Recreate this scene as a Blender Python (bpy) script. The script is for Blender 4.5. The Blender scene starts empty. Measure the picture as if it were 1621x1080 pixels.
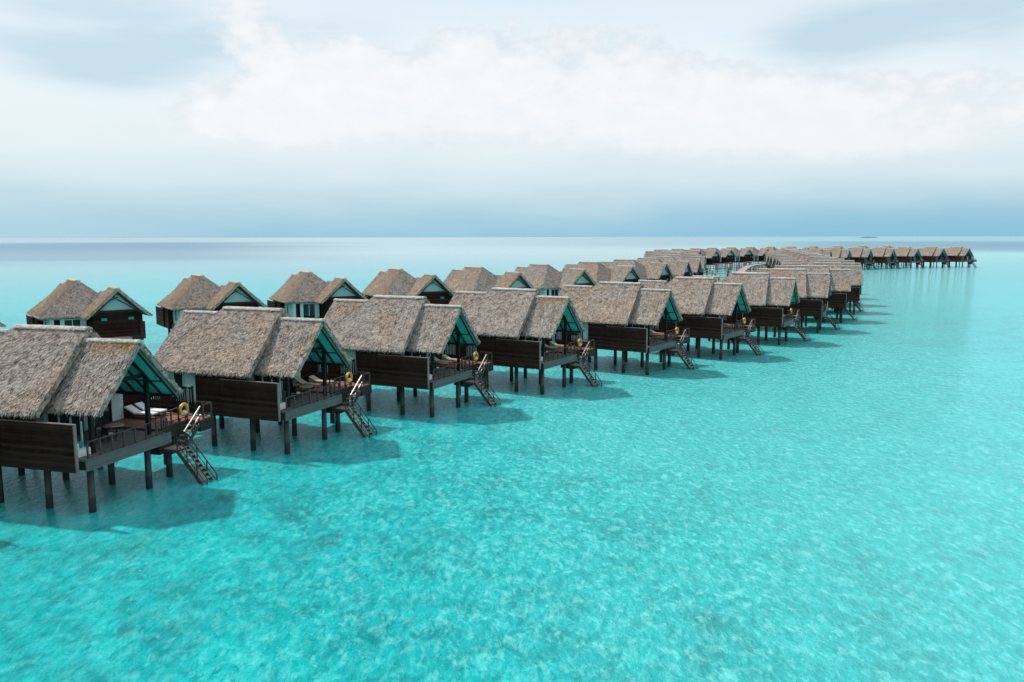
import bpy, math, random
from mathutils import Vector, Matrix, noise as mnoise
random.seed(7)
S = bpy.context.scene
C = S.collection
R = math.radians

# ------------------------------------------------------------------ camera
H = 15.0
cam_d = bpy.data.cameras.new('camera'); cam = bpy.data.objects.new('camera', cam_d); C.objects.link(cam)
cam_d.sensor_width = 36.0; cam_d.lens = 36.0*1300/1621
cam_d.clip_start = 0.5; cam_d.clip_end = 150000
cam.matrix_world = Matrix.Translation((0, 0, H)) @ Matrix.Rotation(R(90-7.22), 4, 'X') @ Matrix.Rotation(R(-0.115), 4, 'Z')
S.camera = cam

# ------------------------------------------------------------------ world
SUN_AZ, SUN_EL = 298.0, 54.0
S.view_settings.view_transform = 'Standard'; S.view_settings.look = 'None'
S.view_settings.exposure = 0.12; S.view_settings.gamma = 1.0
W = bpy.data.worlds.new('World'); S.world = W; W.use_nodes = True
nt = W.node_tree; nt.nodes.clear()

class NB:
    """small helper that writes node graphs"""
    def __init__(s, nt): s.nt = nt; s.n = nt.nodes; s.l = nt.links
    def node(s, t, **k):
        n = s.n.new(t)
        for a, b in k.items(): setattr(n, a, b)
        return n
    def put(s, sock, v):
        if hasattr(v, 'is_linked') or isinstance(v, bpy.types.NodeSocket): s.l.new(v, sock)
        elif v is not None: sock.default_value = v
    def m(s, op, a, b=None, c=None, clamp=False):
        n = s.node('ShaderNodeMath', operation=op, use_clamp=clamp)
        s.put(n.inputs[0], a)
        if b is not None: s.put(n.inputs[1], b)
        if c is not None: s.put(n.inputs[2], c)
        return n.outputs[0]
    def mix(s, f, a, b, blend='MIX'):
        n = s.node('ShaderNodeMix', data_type='RGBA', blend_type=blend)
        s.put(n.inputs['Factor'], f)
        s.put(n.inputs[6], a if not isinstance(a, tuple) else (*a, 1)[:4])
        s.put(n.inputs[7], b if not isinstance(b, tuple) else (*b, 1)[:4])
        return n.outputs[2]
    def ramp(s, f, stops, interp='LINEAR'):
        n = s.node('ShaderNodeValToRGB'); cr = n.color_ramp; cr.interpolation = interp
        while len(cr.elements) < len(stops): cr.elements.new(0.5)
        for e, (p, c) in zip(cr.elements, stops):
            e.position = p; e.color = (*c, 1) if isinstance(c, tuple) else (c, c, c, 1)
        s.put(n.inputs[0], f); return n.outputs[0]
    def smooth(s, v, a, b):
        n = s.node('ShaderNodeMapRange', interpolation_type='SMOOTHSTEP')
        s.put(n.inputs[0], v); n.inputs[1].default_value = a; n.inputs[2].default_value = b
        return n.outputs[0]
    def noise(s, vec, scale, detail=4, rough=.5, dist=0, typ=None):
        n = s.node('ShaderNodeTexNoise'); s.put(n.inputs['Vector'], vec)
        n.inputs['Scale'].default_value = scale; n.inputs['Detail'].default_value = detail
        n.inputs['Roughness'].default_value = rough; n.inputs['Distortion'].default_value = dist
        return n.outputs[0]
    def mapping(s, vec, scale=(1, 1, 1), rot=(0, 0, 0), loc=(0, 0, 0)):
        n = s.node('ShaderNodeMapping'); s.put(n.inputs[0], vec)
        n.inputs['Scale'].default_value = scale; n.inputs['Rotation'].default_value = rot
        n.inputs['Location'].default_value = loc
        return n.outputs[0]

def lin(r, g, b):
    f = lambda c: ((c/255+.055)/1.055)**2.4 if c/255 > .04045 else c/255/12.92
    return (f(r), f(g), f(b))

b = NB(nt)
tc = b.node('ShaderNodeTexCoord').outputs['Generated']
sep = b.node('ShaderNodeSeparateXYZ'); b.put(sep.inputs[0], tc)
dx, dy, dz = sep.outputs
az = b.m('MULTIPLY', b.m('ARCTAN2', dx, dy), 57.2958)      # degrees right of straight ahead
el = b.m('MULTIPLY', b.m('ARCSINE', dz), 57.2958)          # degrees above the horizon
comb = b.node('ShaderNodeCombineXYZ'); b.put(comb.inputs[0], az); b.put(comb.inputs[1], b.m('MULTIPLY', el, 1.6))
ae = comb.outputs[0]
warp = b.noise(ae, .16, 5, .55)
warpc = b.m('SUBTRACT', warp, .5)
fb = b.m('SUBTRACT', b.noise(ae, .42, 8, .62), .5)
fb2 = b.m('SUBTRACT', b.noise(b.mapping(ae, scale=(.5, 1.5, 1), loc=(7, 3, 0)), .22, 6, .55), .5)
def blob(a0, e0, sa, se, jit=0.0):
    u = b.m('DIVIDE', b.m('SUBTRACT', az, a0), sa)
    v = b.m('DIVIDE', b.m('SUBTRACT', el, e0), se)
    q = b.m('ADD', b.m('MULTIPLY', u, u), b.m('MULTIPLY', v, v))
    return b.m('EXPONENT', b.m('MULTIPLY', q, -1.0))
# veil colour by height
elw = b.m('ADD', el, b.m('MULTIPLY', fb2, 2.6))
veil = b.ramp(b.m('DIVIDE', elw, 20.0, clamp=True), [(0.0, lin(152, 199, 221)), (.05, lin(164, 206, 224)), (.125, lin(190, 217, 229)),
              (.20, lin(211, 228, 236)), (.30, lin(226, 236, 241)), (.55, lin(234, 242, 247)), (1.0, lin(206, 226, 238))])
# low blue band is deeper towards the right, paler to the left
low = b.m('SUBTRACT', 1.0, b.smooth(el, 0.3, 3.6))
right = b.smooth(az, 2, 20)
veil = b.mix(b.m('MULTIPLY', b.m('MULTIPLY', low, right), .6), veil, lin(128, 188, 217))
left = b.m('SUBTRACT', 1.0, b.smooth(az, -32, -14))
veil = b.mix(b.m('MULTIPLY', b.m('MULTIPLY', low, left), .55), veil, lin(184, 214, 226))
# blue-grey soft patches
pat = None
for a0, e0, sa, se, k in [(-26, 10.4, 6.5, 1.7, 1.), (-20, 12.8, 9, 2.2, .6), (-28, 13.5, 8, 2, .35), (26, 13.0, 8.5, 1.9, 1.), (20.5, 11.6, 5, 1.3, .7), (11.0, 9.4, 3.2, .8, .5),
                          (21.0, 7.6, 4.5, .7, .55), (31, 10.5, 4, 2.4, .3), (-5.5, 6.2, 4, .5, .4), (-9, 13, 4, 1.8, .2), (60, 20, 14, 6, .8), (-70, 24, 18, 7, .8), (-2, 30, 18, 4, .6)]:
    t = b.m('MULTIPLY', blob(a0, e0, sa, se), k)
    pat = t if pat is None else b.m('ADD', pat, t)
pat = b.m('MULTIPLY', pat, b.m('ADD', 1.0, b.m('MULTIPLY', fb2, 1.6)))
pat = b.smooth(pat, .08, 1.05)
veil = b.mix(b.m('MULTIPLY', pat, .78), veil, lin(184, 212, 226))
# cumulus banks
cum = None
for a0, e0, sa, se, k in [(-13.5, 10.2, 5.0, 3.0, 1.0), (-17, 7.6, 6.5, 2.0, .9), (-9.5, 10.6, 3.4, 1.7, .6), (-17.6, 14.2, 2.2, 2.4, .8), (-3.2, 11.4, 2.8, 2.2, .8), (-5, 8.2, 8, 2.8, .75), (5, 9.6, 8, 3.6, .85), (13, 9, 6, 2.5, .5),
                          (14, 6.8, 8, 2.0, .75), (24, 5.8, 7, 1.5, .8), (33, 7.2, 4, 1.6, .6), (33, 14, 3, 2.5, .6), (4, 14, 12, 2.4, .3), (19, 8.8, 6, 2.2, .55), (27, 8.8, 6, 2.0, .55), (-27, 6.5, 5, 1.4, .35), (90, 16, 25, 7, .8), (-80, 15, 20, 5, .7), (180, 16, 50, 7, .8)]:
    t = b.m('MULTIPLY', blob(a0, e0, sa, se), k)
    cum = t if cum is None else b.m('ADD', cum, t)
vor = b.node('ShaderNodeTexVoronoi', feature='F1', voronoi_dimensions='2D'); vor.inputs['Scale'].default_value = .55
b.put(vor.inputs['Vector'], b.mapping(ae)); vor.inputs['Detail'].default_value = 2.0; vor.inputs['Roughness'].default_value = .5
cum = b.m('ADD', cum, b.m('MULTIPLY', fb, .55))
cum = b.m('ADD', cum, b.m('MULTIPLY', b.m('SUBTRACT', .45, vor.outputs['Distance']), .28))
cum = b.m('ADD', cum, b.m('MULTIPLY', warpc, .3))
edge = b.smooth(cum, .36, .52)
soft = b.smooth(cum, .22, .95)
inner = b.ramp(b.m('ADD', b.m('MULTIPLY', soft, .75), b.m('MULTIPLY', fb, 1.1)), [(0, lin(214, 226, 234)), (.5, lin(234, 239, 243)), (1.0, lin(248, 249, 250))])
lowfade = b.smooth(el, 3.0, 6.4)
cl = b.mix(b.m('MULTIPLY', b.m('MULTIPLY', soft, .75), lowfade), veil, lin(240, 243, 246))
cl = b.mix(b.m('MULTIPLY', b.m('MULTIPLY', edge, .85), b.m('MULTIPLY', lowfade, b.m('ADD', .35, b.m('MULTIPLY', b.smooth(b.m('ADD', el, b.m('MULTIPLY', fb, 5.0)), 6.2, 9.6), .65)))), cl, inner)
sky = b.node('ShaderNodeTexSky', sky_type='NISHITA'); sky.sun_disc = False
sky.sun_elevation = R(SUN_EL); sky.sun_rotation = R(SUN_AZ); sky.air_density = 1.0; sky.dust_density = 2.0
bg1 = b.node('ShaderNodeBackground'); b.put(bg1.inputs[0], sky.outputs[0]); bg1.inputs[1].default_value = .1
bg2 = b.node('ShaderNodeBackground'); b.put(bg2.inputs[0], cl); bg2.inputs[1].default_value = .99
mx = b.node('ShaderNodeMixShader'); mx.inputs[0].default_value = .93
b.l.new(bg1.outputs[0], mx.inputs[1]); b.l.new(bg2.outputs[0], mx.inputs[2])
wo = b.node('ShaderNodeOutputWorld'); b.l.new(mx.outputs[0], wo.inputs[0])
W.cycles.sampling_method = 'MANUAL'; W.cycles.sample_map_resolution = 512

# ------------------------------------------------------------------ sun
sl = bpy.data.lights.new('sun', 'SUN'); sl.energy = 3.4; sl.angle = R(2.2); sl.color = (1.0, .95, .88)
so = bpy.data.objects.new('sun', sl); C.objects.link(so); so.location = (-60, 20, 80)
a, e = R(SUN_AZ), R(SUN_EL)
so.rotation_euler = (-Vector((math.sin(a)*math.cos(e), math.cos(a)*math.cos(e), math.sin(e)))).to_track_quat('-Z', 'Y').to_euler()

# ------------------------------------------------------------------ materials
def mat(name):
    m = bpy.data.materials.new(name); m.use_nodes = True; n = m.node_tree; n.nodes.clear()
    q = NB(n); out = q.node('ShaderNodeOutputMaterial'); p = q.node('ShaderNodeBsdfPrincipled')
    q.l.new(p.outputs[0], out.inputs[0]); return m, q, p
def objcoord(q): return q.node('ShaderNodeTexCoord').outputs['Object']
def bump(q, p, h, strength=.5, dist=.02):
    n = q.node('ShaderNodeBump'); n.inputs['Strength'].default_value = strength; n.inputs['Distance'].default_value = dist
    q.put(n.inputs['Height'], h); q.l.new(n.outputs[0], p.inputs['Normal'])

def thatch_mat(name, lo, hi, warm=.35):
    m, q, p = mat(name)
    oc = objcoord(q)
    isl = q.node('ShaderNodeNewGeometry').outputs['Random Per Island']
    rnd = q.node('ShaderNodeObjectInfo').outputs['Random']
    off = q.node('ShaderNodeVectorMath', operation='ADD'); q.put(off.inputs[0], oc)
    cc = q.node('ShaderNodeCombineXYZ'); q.put(cc.inputs[0], q.m('MULTIPLY', rnd, 37.)); q.put(cc.inputs[1], q.m('MULTIPLY', rnd, 91.))
    q.put(off.inputs[1], cc.outputs[0]); v = off.outputs[0]
    fine = q.noise(q.mapping(v, scale=(2.6, 1., 1.)), 6.5, 7, .75)
    med = q.noise(v, 2.2, 6, .65)
    big = q.noise(v, .35, 3, .5)
    f = q.m('ADD', q.m('MULTIPLY', isl, .58), q.m('MULTIPLY', fine, .55))
    f = q.m('ADD', f, q.m('MULTIPLY', q.m('SUBTRACT', med, .5), 1.1))
    col = q.ramp(f, [(.18, lo), (.5, tuple((x+y)*.5 for x, y in zip(lo, hi))), (.86, hi)])
    wm = q.m('MULTIPLY', q.smooth(q.m('ADD', big, q.m('MULTIPLY', q.m('SUBTRACT', rnd, .5), .25)), .45, .72), warm)
    col = q.mix(wm, col, (1.12, .80, .55), 'MULTIPLY')
    q.put(p.inputs['Base Color'], col); p.inputs['Roughness'].default_value = .95
    p.inputs['Specular IOR Level'].default_value = .25
    bump(q, p, fine, .9, .06)
    return m
M = {}
M['thatch'] = thatch_mat('thatch', (.060, .049, .041), (.53, .455, .395))
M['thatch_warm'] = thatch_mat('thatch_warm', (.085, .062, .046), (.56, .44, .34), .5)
M['cap'] = thatch_mat('ridge_thatch', (.33, .29, .265), (.72, .67, .62), .1)  # sunlit brightness of the ridges put into a paler colour
M['orange'] = thatch_mat('orange_straw', (.20, .11, .05), (.50, .30, .14), .5)

def wood_mat(name, c1, c2, plank=.18, axis='Z', rough=.6, gap=True, spec=.2):
    m, q, p = mat(name)
    oc = objcoord(q)
    s = q.node('ShaderNodeSeparateXYZ'); q.put(s.inputs[0], oc)
    a = s.outputs['XYZ'.index(axis)]
    k = q.m('DIVIDE', a, plank)
    fl = q.m('FLOOR', k); fr = q.m('FRACT', k)
    wn = q.node('ShaderNodeTexWhiteNoise', noise_dimensions='1D'); q.put(wn.inputs['W'], fl)
    sc = [1.2, 1.2, 1.2]; 
    sc['XYZ'.index(axis)] = 9
    g = q.noise(q.mapping(oc, scale=tuple(sc)), 2.2, 6, .72)
    g = q.m('ADD', q.m('MULTIPLY', g, .6), q.m('MULTIPLY', q.noise(oc, .8, 4, .6), .4))
    g = q.smooth(g, .28, .72)
    f = q.m('ADD', q.m('MULTIPLY', wn.outputs[0], .55), q.m('MULTIPLY', g, .6))
    col = q.ramp(f, [(.2, c1), (.85, c2)])
    if gap:
        d = q.m('MINIMUM', fr, q.m('SUBTRACT', 1.0, fr))
        gp = q.m('SUBTRACT', 1.0, q.smooth(d, .01, .07))
        col = q.mix(q.m('MULTIPLY', gp, .5), col, tuple(x*.25 for x in c1))
    q.put(p.inputs['Base Color'], col); p.inputs['Roughness'].default_value = rough
    p.inputs['Specular IOR Level'].default_value = spec
    bump(q, p, g, .4, .01)
    return m
M['wall'] = wood_mat('dark_timber', (.015, .0075, .006), (.050, .027, .021), .2, spec=.04, rough=.8)
M['wall_red'] = wood_mat('dark_red_timber', (.030, .015, .012), (.095, .050, .038), .2, spec=.06, rough=.8)
M['fascia'] = wood_mat('weathered_fascia', (.085, .090, .088), (.15, .155, .15), .35, 'Z')
M['dfascia'] = wood_mat('dark_fascia', (.022, .02, .02), (.045, .04, .038), .35, 'Z')
M['deck'] = wood_mat('grey_decking', (.13, .12, .12), (.21, .195, .19), .14, 'Y')
M['reddeck'] = wood_mat('red_decking', (.19, .072, .052), (.30, .125, .095), .14, 'Y')
M['walk'] = wood_mat('boardwalk_planks', (.27, .20, .18), (.42, .33, .30), .16, 'X', .75)
M['rail'] = wood_mat('rail_timber', (.050, .036, .030), (.10, .072, .060), .6, 'Z', .45, False)
M['hand'] = wood_mat('handrail_timber', (.15, .095, .08), (.28, .19, .165), .6, 'Z', .35, False, .6)
M['tread'] = wood_mat('tread_timber', (.26, .21, .18), (.46, .38, .34), .3, 'Y', .6, False)
M['frame'] = wood_mat('dark_roof_timber', (.010, .013, .014), (.024, .026, .027), .5, 'X', .6, False)
def plain(name, c, rough=.6, spec=.4, var=.12, scale=3., metal=0.):
    m, q, p = mat(name)
    n = q.noise(objcoord(q), scale, 4, .6)
    col = q.mix(n, tuple(x*(1-var) for x in c), tuple(min(1, x*(1+var)) for x in c))
    q.put(p.inputs['Base Color'], col); p.inputs['Roughness'].default_value = rough
    p.inputs['Specular IOR Level'].default_value = spec; p.inputs['Metallic'].default_value = metal
    return m
M['white'] = plain('white_render', (.52, .66, .63), .8, .2)
M['soffit'] = plain('bounce_tinted_soffit', (.13, .60, .53), .6, .2, .08)  # white boards, with teal bounce off the water put into the colour
M['infill'] = plain('pale_gable_paint', (.36, .56, .53), .7, .2, .08)
M['cushion'] = plain('white_cushion', (.80, .80, .78), .85, .2, .04)
M['teal'] = plain('teal_fabric', (.03, .30, .28), .8, .2)
M['curtain'] = plain('pale_curtain', (.35, .50, .48), .85, .2)
M['tabletop'] = plain('pale_table_wood', (.46, .38, .32), .5, .4)
M['wicker'] = plain('dark_wicker', (.03, .026, .024), .7, .3)
M['buoy'] = plain('yellow_buoy_plastic', (.72, .32, .02), .4, .5, .05)
M['buoyband'] = plain('pale_buoy_strap', (.62, .58, .55), .6, .3)
M['steel'] = plain('steel', (.45, .45, .45), .3, .5, .05, 3, .9)
M['inside'] = plain('dark_interior', (.012, .016, .017), .8, .2)
M['skin'] = plain('skin', (.20, .10, .07), .6, .3)
M['cloth'] = plain('dark_red_clothing', (.20, .03, .025), .8, .2)
M['sand'] = plain('beach_sand', (.55, .52, .46), .9, .2)
M['bush'] = plain('island_greenery', (.10, .16, .12), .9, .1, .4, .02)
m, q, p = mat('glass_pane'); p.inputs['Base Color'].default_value = (.010, .030, .034, 1); p.inputs['Roughness'].default_value = .08; M['glass'] = m
# piles: wet algae band near the water
m, q, p = mat('pile_concrete')
geo = q.node('ShaderNodeNewGeometry').outputs['Position']; s = q.node('ShaderNodeSeparateXYZ'); q.put(s.inputs[0], geo)
n1 = q.noise(geo, 3., 5, .6)
up = q.mix(n1, (.018, .028, .028), (.062, .082, .079))
zz = q.m('ADD', s.outputs[2], q.m('MULTIPLY', q.m('SUBTRACT', n1, .5), .35))
q.put(p.inputs['Base Color'], q.mix(q.smooth(zz, .75, .95), (.008, .014, .015), up)); p.inputs['Roughness'].default_value = .65; M['pile'] = m

# lagoon water
m, q, p = mat('lagoon_water')
geo = q.node('ShaderNodeNewGeometry').outputs['Position']
s = q.node('ShaderNodeSeparateXYZ'); q.put(s.inputs[0], geo); px_, py_, _z = s.outputs
dist = q.node('ShaderNodeVectorMath', operation='LENGTH'); q.put(dist.inputs[0], geo); dist = dist.outputs['Value']
big = q.noise(geo, .012, 4, .55)
midn = q.noise(geo, .09, 6, .6, .6)
rot = q.mapping(geo, rot=(0, 0, R(24)), scale=(1., .62, 1))
sand = q.noise(rot, .95, 7, .72, .3)
rip = q.noise(q.mapping(geo, rot=(0, 0, R(20)), scale=(1., .45, 1)), 2.6, 8, .74, .5)
shal = q.m('ADD', q.m('MULTIPLY', q.noise(rot, .28, 5, .6, .3), .45), q.m('MULTIPLY', sand, .6))
shal = q.m('ADD', shal, q.m('MULTIPLY', q.m('SUBTRACT', big, .5), .5))
col = q.ramp(shal, [(.34, (.000, .190, .205)), (.46, (.000, .385, .388)), (.54, (.000, .490, .485)), (.66, (.06, .61, .60))])
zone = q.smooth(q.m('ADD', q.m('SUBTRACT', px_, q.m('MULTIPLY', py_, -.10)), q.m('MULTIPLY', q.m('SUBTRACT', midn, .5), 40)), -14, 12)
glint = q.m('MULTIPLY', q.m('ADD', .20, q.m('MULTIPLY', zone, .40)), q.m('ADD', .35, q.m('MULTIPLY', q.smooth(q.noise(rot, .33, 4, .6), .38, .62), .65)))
col = q.mix(q.m('MULTIPLY', q.smooth(rip, .47, .66), glint), col, (.20, .70, .70))  # sky glints on the ripples painted into the base colour
col = q.mix(q.m('MULTIPLY', q.smooth(rip, .47, .35), .8), col, (.0, .22, .235))
ln1 = q.noise(q.mapping(geo, rot=(0, 0, R(16)), scale=(1., .55, 1), loc=(3, 9, 0)), 2.1, 6, .66, .5)
ln2 = q.noise(q.mapping(geo, rot=(0, 0, R(27)), scale=(1., .5, 1), loc=(13, 5, 0)), 2.6, 2, .5, .4)
l1 = q.m('SUBTRACT', 1.0, q.smooth(q.m('ABSOLUTE', q.m('SUBTRACT', ln1, .47)), .008, .065))
l2 = q.m('SUBTRACT', 1.0, q.smooth(q.m('ABSOLUTE', q.m('SUBTRACT', ln2, .46)), .008, .06))
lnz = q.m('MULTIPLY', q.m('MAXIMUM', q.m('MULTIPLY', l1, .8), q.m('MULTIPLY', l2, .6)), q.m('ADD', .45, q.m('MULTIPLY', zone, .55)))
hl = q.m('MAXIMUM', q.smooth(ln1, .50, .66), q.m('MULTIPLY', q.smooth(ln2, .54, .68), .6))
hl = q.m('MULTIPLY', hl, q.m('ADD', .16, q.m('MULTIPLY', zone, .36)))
col = q.mix(hl, col, (.28, .76, .75))  # pale highlights of wavelets reflecting the sky, mixed into the colour
col = q.mix(q.m('MULTIPLY', lnz, .55), col, (.0, .27, .28))  # wavelet troughs drawn as dark lines in the colour
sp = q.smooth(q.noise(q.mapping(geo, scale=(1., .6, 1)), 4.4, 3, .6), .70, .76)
col = q.mix(q.m('MULTIPLY', sp, .7), col, (.55, .85, .85))  # sun sparkles painted as small pale spots
# paler shallows and sky reflection, both put into the colour, right and beyond villas
pale = q.m('MULTIPLY', q.smooth(q.m('ADD', q.m('MULTIPLY', px_, .9), q.m('MULTIPLY', q.m('SUBTRACT', big, .5), 60)), -12, 20), .40)
col = q.mix(pale, col, (.18, .64, .63))
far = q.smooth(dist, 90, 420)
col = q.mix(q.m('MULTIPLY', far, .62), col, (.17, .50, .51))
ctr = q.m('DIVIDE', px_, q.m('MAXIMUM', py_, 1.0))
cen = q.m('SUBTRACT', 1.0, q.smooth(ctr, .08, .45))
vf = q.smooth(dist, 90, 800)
col = q.mix(q.m('MULTIPLY', q.m('MULTIPLY', vf, .92), q.m('ADD', q.m('MULTIPLY', cen, .85), .15)), col, (.33, .43, .475))  # sky reflection on distant water carried in the base colour
# deep water outside the reef
fx = q.mapping(geo, scale=(.0006, .0022, 1))
db = q.noise(fx, 1.0, 4, .55)
ratio = q.m('DIVIDE', px_, q.m('MAXIMUM', py_, 1.0))
lft = q.m('SUBTRACT', 1.0, q.smooth(q.m('ADD', ratio, q.m('MULTIPLY', q.m('SUBTRACT', db, .5), .3)), -.42, -.10))
rgt = q.smooth(ratio, .18, .42)
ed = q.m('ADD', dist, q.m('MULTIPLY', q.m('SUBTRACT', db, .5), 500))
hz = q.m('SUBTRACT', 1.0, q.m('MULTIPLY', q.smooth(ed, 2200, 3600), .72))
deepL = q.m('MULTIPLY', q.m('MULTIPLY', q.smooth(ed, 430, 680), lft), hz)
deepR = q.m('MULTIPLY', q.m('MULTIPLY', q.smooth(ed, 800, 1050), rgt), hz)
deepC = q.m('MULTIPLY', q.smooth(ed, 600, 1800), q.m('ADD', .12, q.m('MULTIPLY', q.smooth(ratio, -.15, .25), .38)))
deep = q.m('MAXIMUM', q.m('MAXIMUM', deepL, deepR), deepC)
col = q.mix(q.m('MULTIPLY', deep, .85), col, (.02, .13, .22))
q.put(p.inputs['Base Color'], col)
p.inputs['IOR'].default_value = 1.33; p.inputs['Specular IOR Level'].default_value = .19
rg = q.m('ADD', .045, q.m('MULTIPLY', q.smooth(dist, 60, 1500), .22)); q.put(p.inputs['Roughness'], rg)
w1 = q.noise(q.mapping(geo, rot=(0, 0, R(20)), scale=(1., .5, 1)), 1.6, 5, .62, .2)
w2 = q.noise(q.mapping(geo, rot=(0, 0, R(-12)), scale=(1., .5, 1)), 3.4, 6, .72, .4)
hgt = q.m('ADD', q.m('MULTIPLY', w1, .8), q.m('MULTIPLY', w2, .75))
bn = q.node('ShaderNodeBump'); bn.inputs['Distance'].default_value = .30
q.put(bn.inputs['Height'], hgt); q.put(bn.inputs['Strength'], q.m('SUBTRACT', .8, q.m('MULTIPLY', q.smooth(dist, 120, 900), .35)))
q.l.new(bn.outputs[0], p.inputs['Normal'])
M['water'] = m

# ------------------------------------------------------------------ mesh helpers
class MB:
    def __init__(s): s.v = []; s.f = []
    def add(s, vs, fs):
        k = len(s.v); s.v += [tuple(x) for x in vs]; s.f += [tuple(i+k for i in f) for f in fs]; return s
    def box(s, x0, x1, y0, y1, z0, z1):
        if x0 > x1: x0, x1 = x1, x0
        if y0 > y1: y0, y1 = y1, y0
        return s.add([(x, y, z) for z in (z0, z1) for x, y in ((x0, y0), (x1, y0), (x1, y1), (x0, y1))],
                     [(0, 3, 2, 1), (4, 5, 6, 7), (0, 1, 5, 4), (1, 2, 6, 5), (2, 3, 7, 6), (3, 0, 4, 7)])
    def bar(s, p, q, w, h=None):
        p, q = Vector(p), Vector(q); h = h or w
        d = (q-p).normalized(); up = Vector((0, 0, 1))
        if abs(d.z) > .95: up = Vector((1, 0, 0))
        a = d.cross(up).normalized()*w/2; c = a.normalized().cross(d).normalized()*h/2
        return s.add([p-a-c, p+a-c, p+a+c, p-a+c, q-a-c, q+a-c, q+a+c, q-a+c],
                     [(0, 1, 2, 3), (7, 6, 5, 4), (0, 4, 5, 1), (1, 5, 6, 2), (2, 6, 7, 3), (3, 7, 4, 0)])
    def tube(s, p, q, r0, r1=None, n=12, jit=0):
        p, q = Vector(p), Vector(q); r1 = r0 if r1 is None else r1
        d = (q-p).normalized(); up = Vector((0, 0, 1)) if abs(d.z) < .9 else Vector((1, 0, 0))
        a = d.cross(up).normalized(); c = d.cross(a)
        vs = []
        for P, r in ((p, r0), (q, r1)):
            for i in range(n):
                t = 2*math.pi*i/n; vs.append(P+(a*math.cos(t)+c*math.sin(t))*r)
        return s.add(vs, [(i, (i+1) % n, n+(i+1) % n, n+i) for i in range(n)]+[tuple(range(n))[::-1], tuple(range(n, 2*n))])
    def torus(s, c, axis, R0, r, n=28, k=10, a0=0, a1=2*math.pi):
        c = Vector(c); d = Vector(axis).normalized(); u = d.cross(Vector((0, 0, 1))).normalized(); w = d.cross(u)
        full = abs(a1-a0-2*math.pi) < 1e-6; m_ = n if full else n+1
        vs = []
        for i in range(m_):
            t = a0+(a1-a0)*i/n; rad = u*math.cos(t)+w*math.sin(t)
            for j in range(k):
                f = 2*math.pi*j/k; vs.append(c+rad*(R0+r*math.cos(f))+d*r*math.sin(f))
        fs = []
        for i in range(n):
            i2 = (i+1) % m_
            for j in range(k): fs.append((i*k+j, i*k+(j+1) % k, i2*k+(j+1) % k, i2*k+j))
        return s.add(vs, fs)
    def poly(s, pts, d):
        """extruded polygon: pts list, d thickness vector"""
        n = len(pts); P = [Vector(p) for p in pts]; d = Vector(d)
        return s.add(P+[p+d for p in P], [tuple(range(n))[::-1], tuple(range(n, 2*n))]+[(i, (i+1) % n, n+(i+1) % n, n+i) for i in range(n)])
    def mesh(s, name, material, smooth=False, recalc=True, second=None, upto=0):
        me = bpy.data.meshes.new(name); me.from_pydata(s.v, [], s.f)
        me.materials.append(material)
        if second:
            me.materials.append(second)
            for f in me.polygons:
                if f.index < upto: f.material_index = 1
        if recalc:
            import bmesh
            bm = bmesh.new(); bm.from_mesh(me); bmesh.ops.recalc_face_normals(bm, faces=bm.faces); bm.to_mesh(me); bm.free()
        if smooth:
            for f in me.polygons: f.use_smooth = True
        return me

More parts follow.
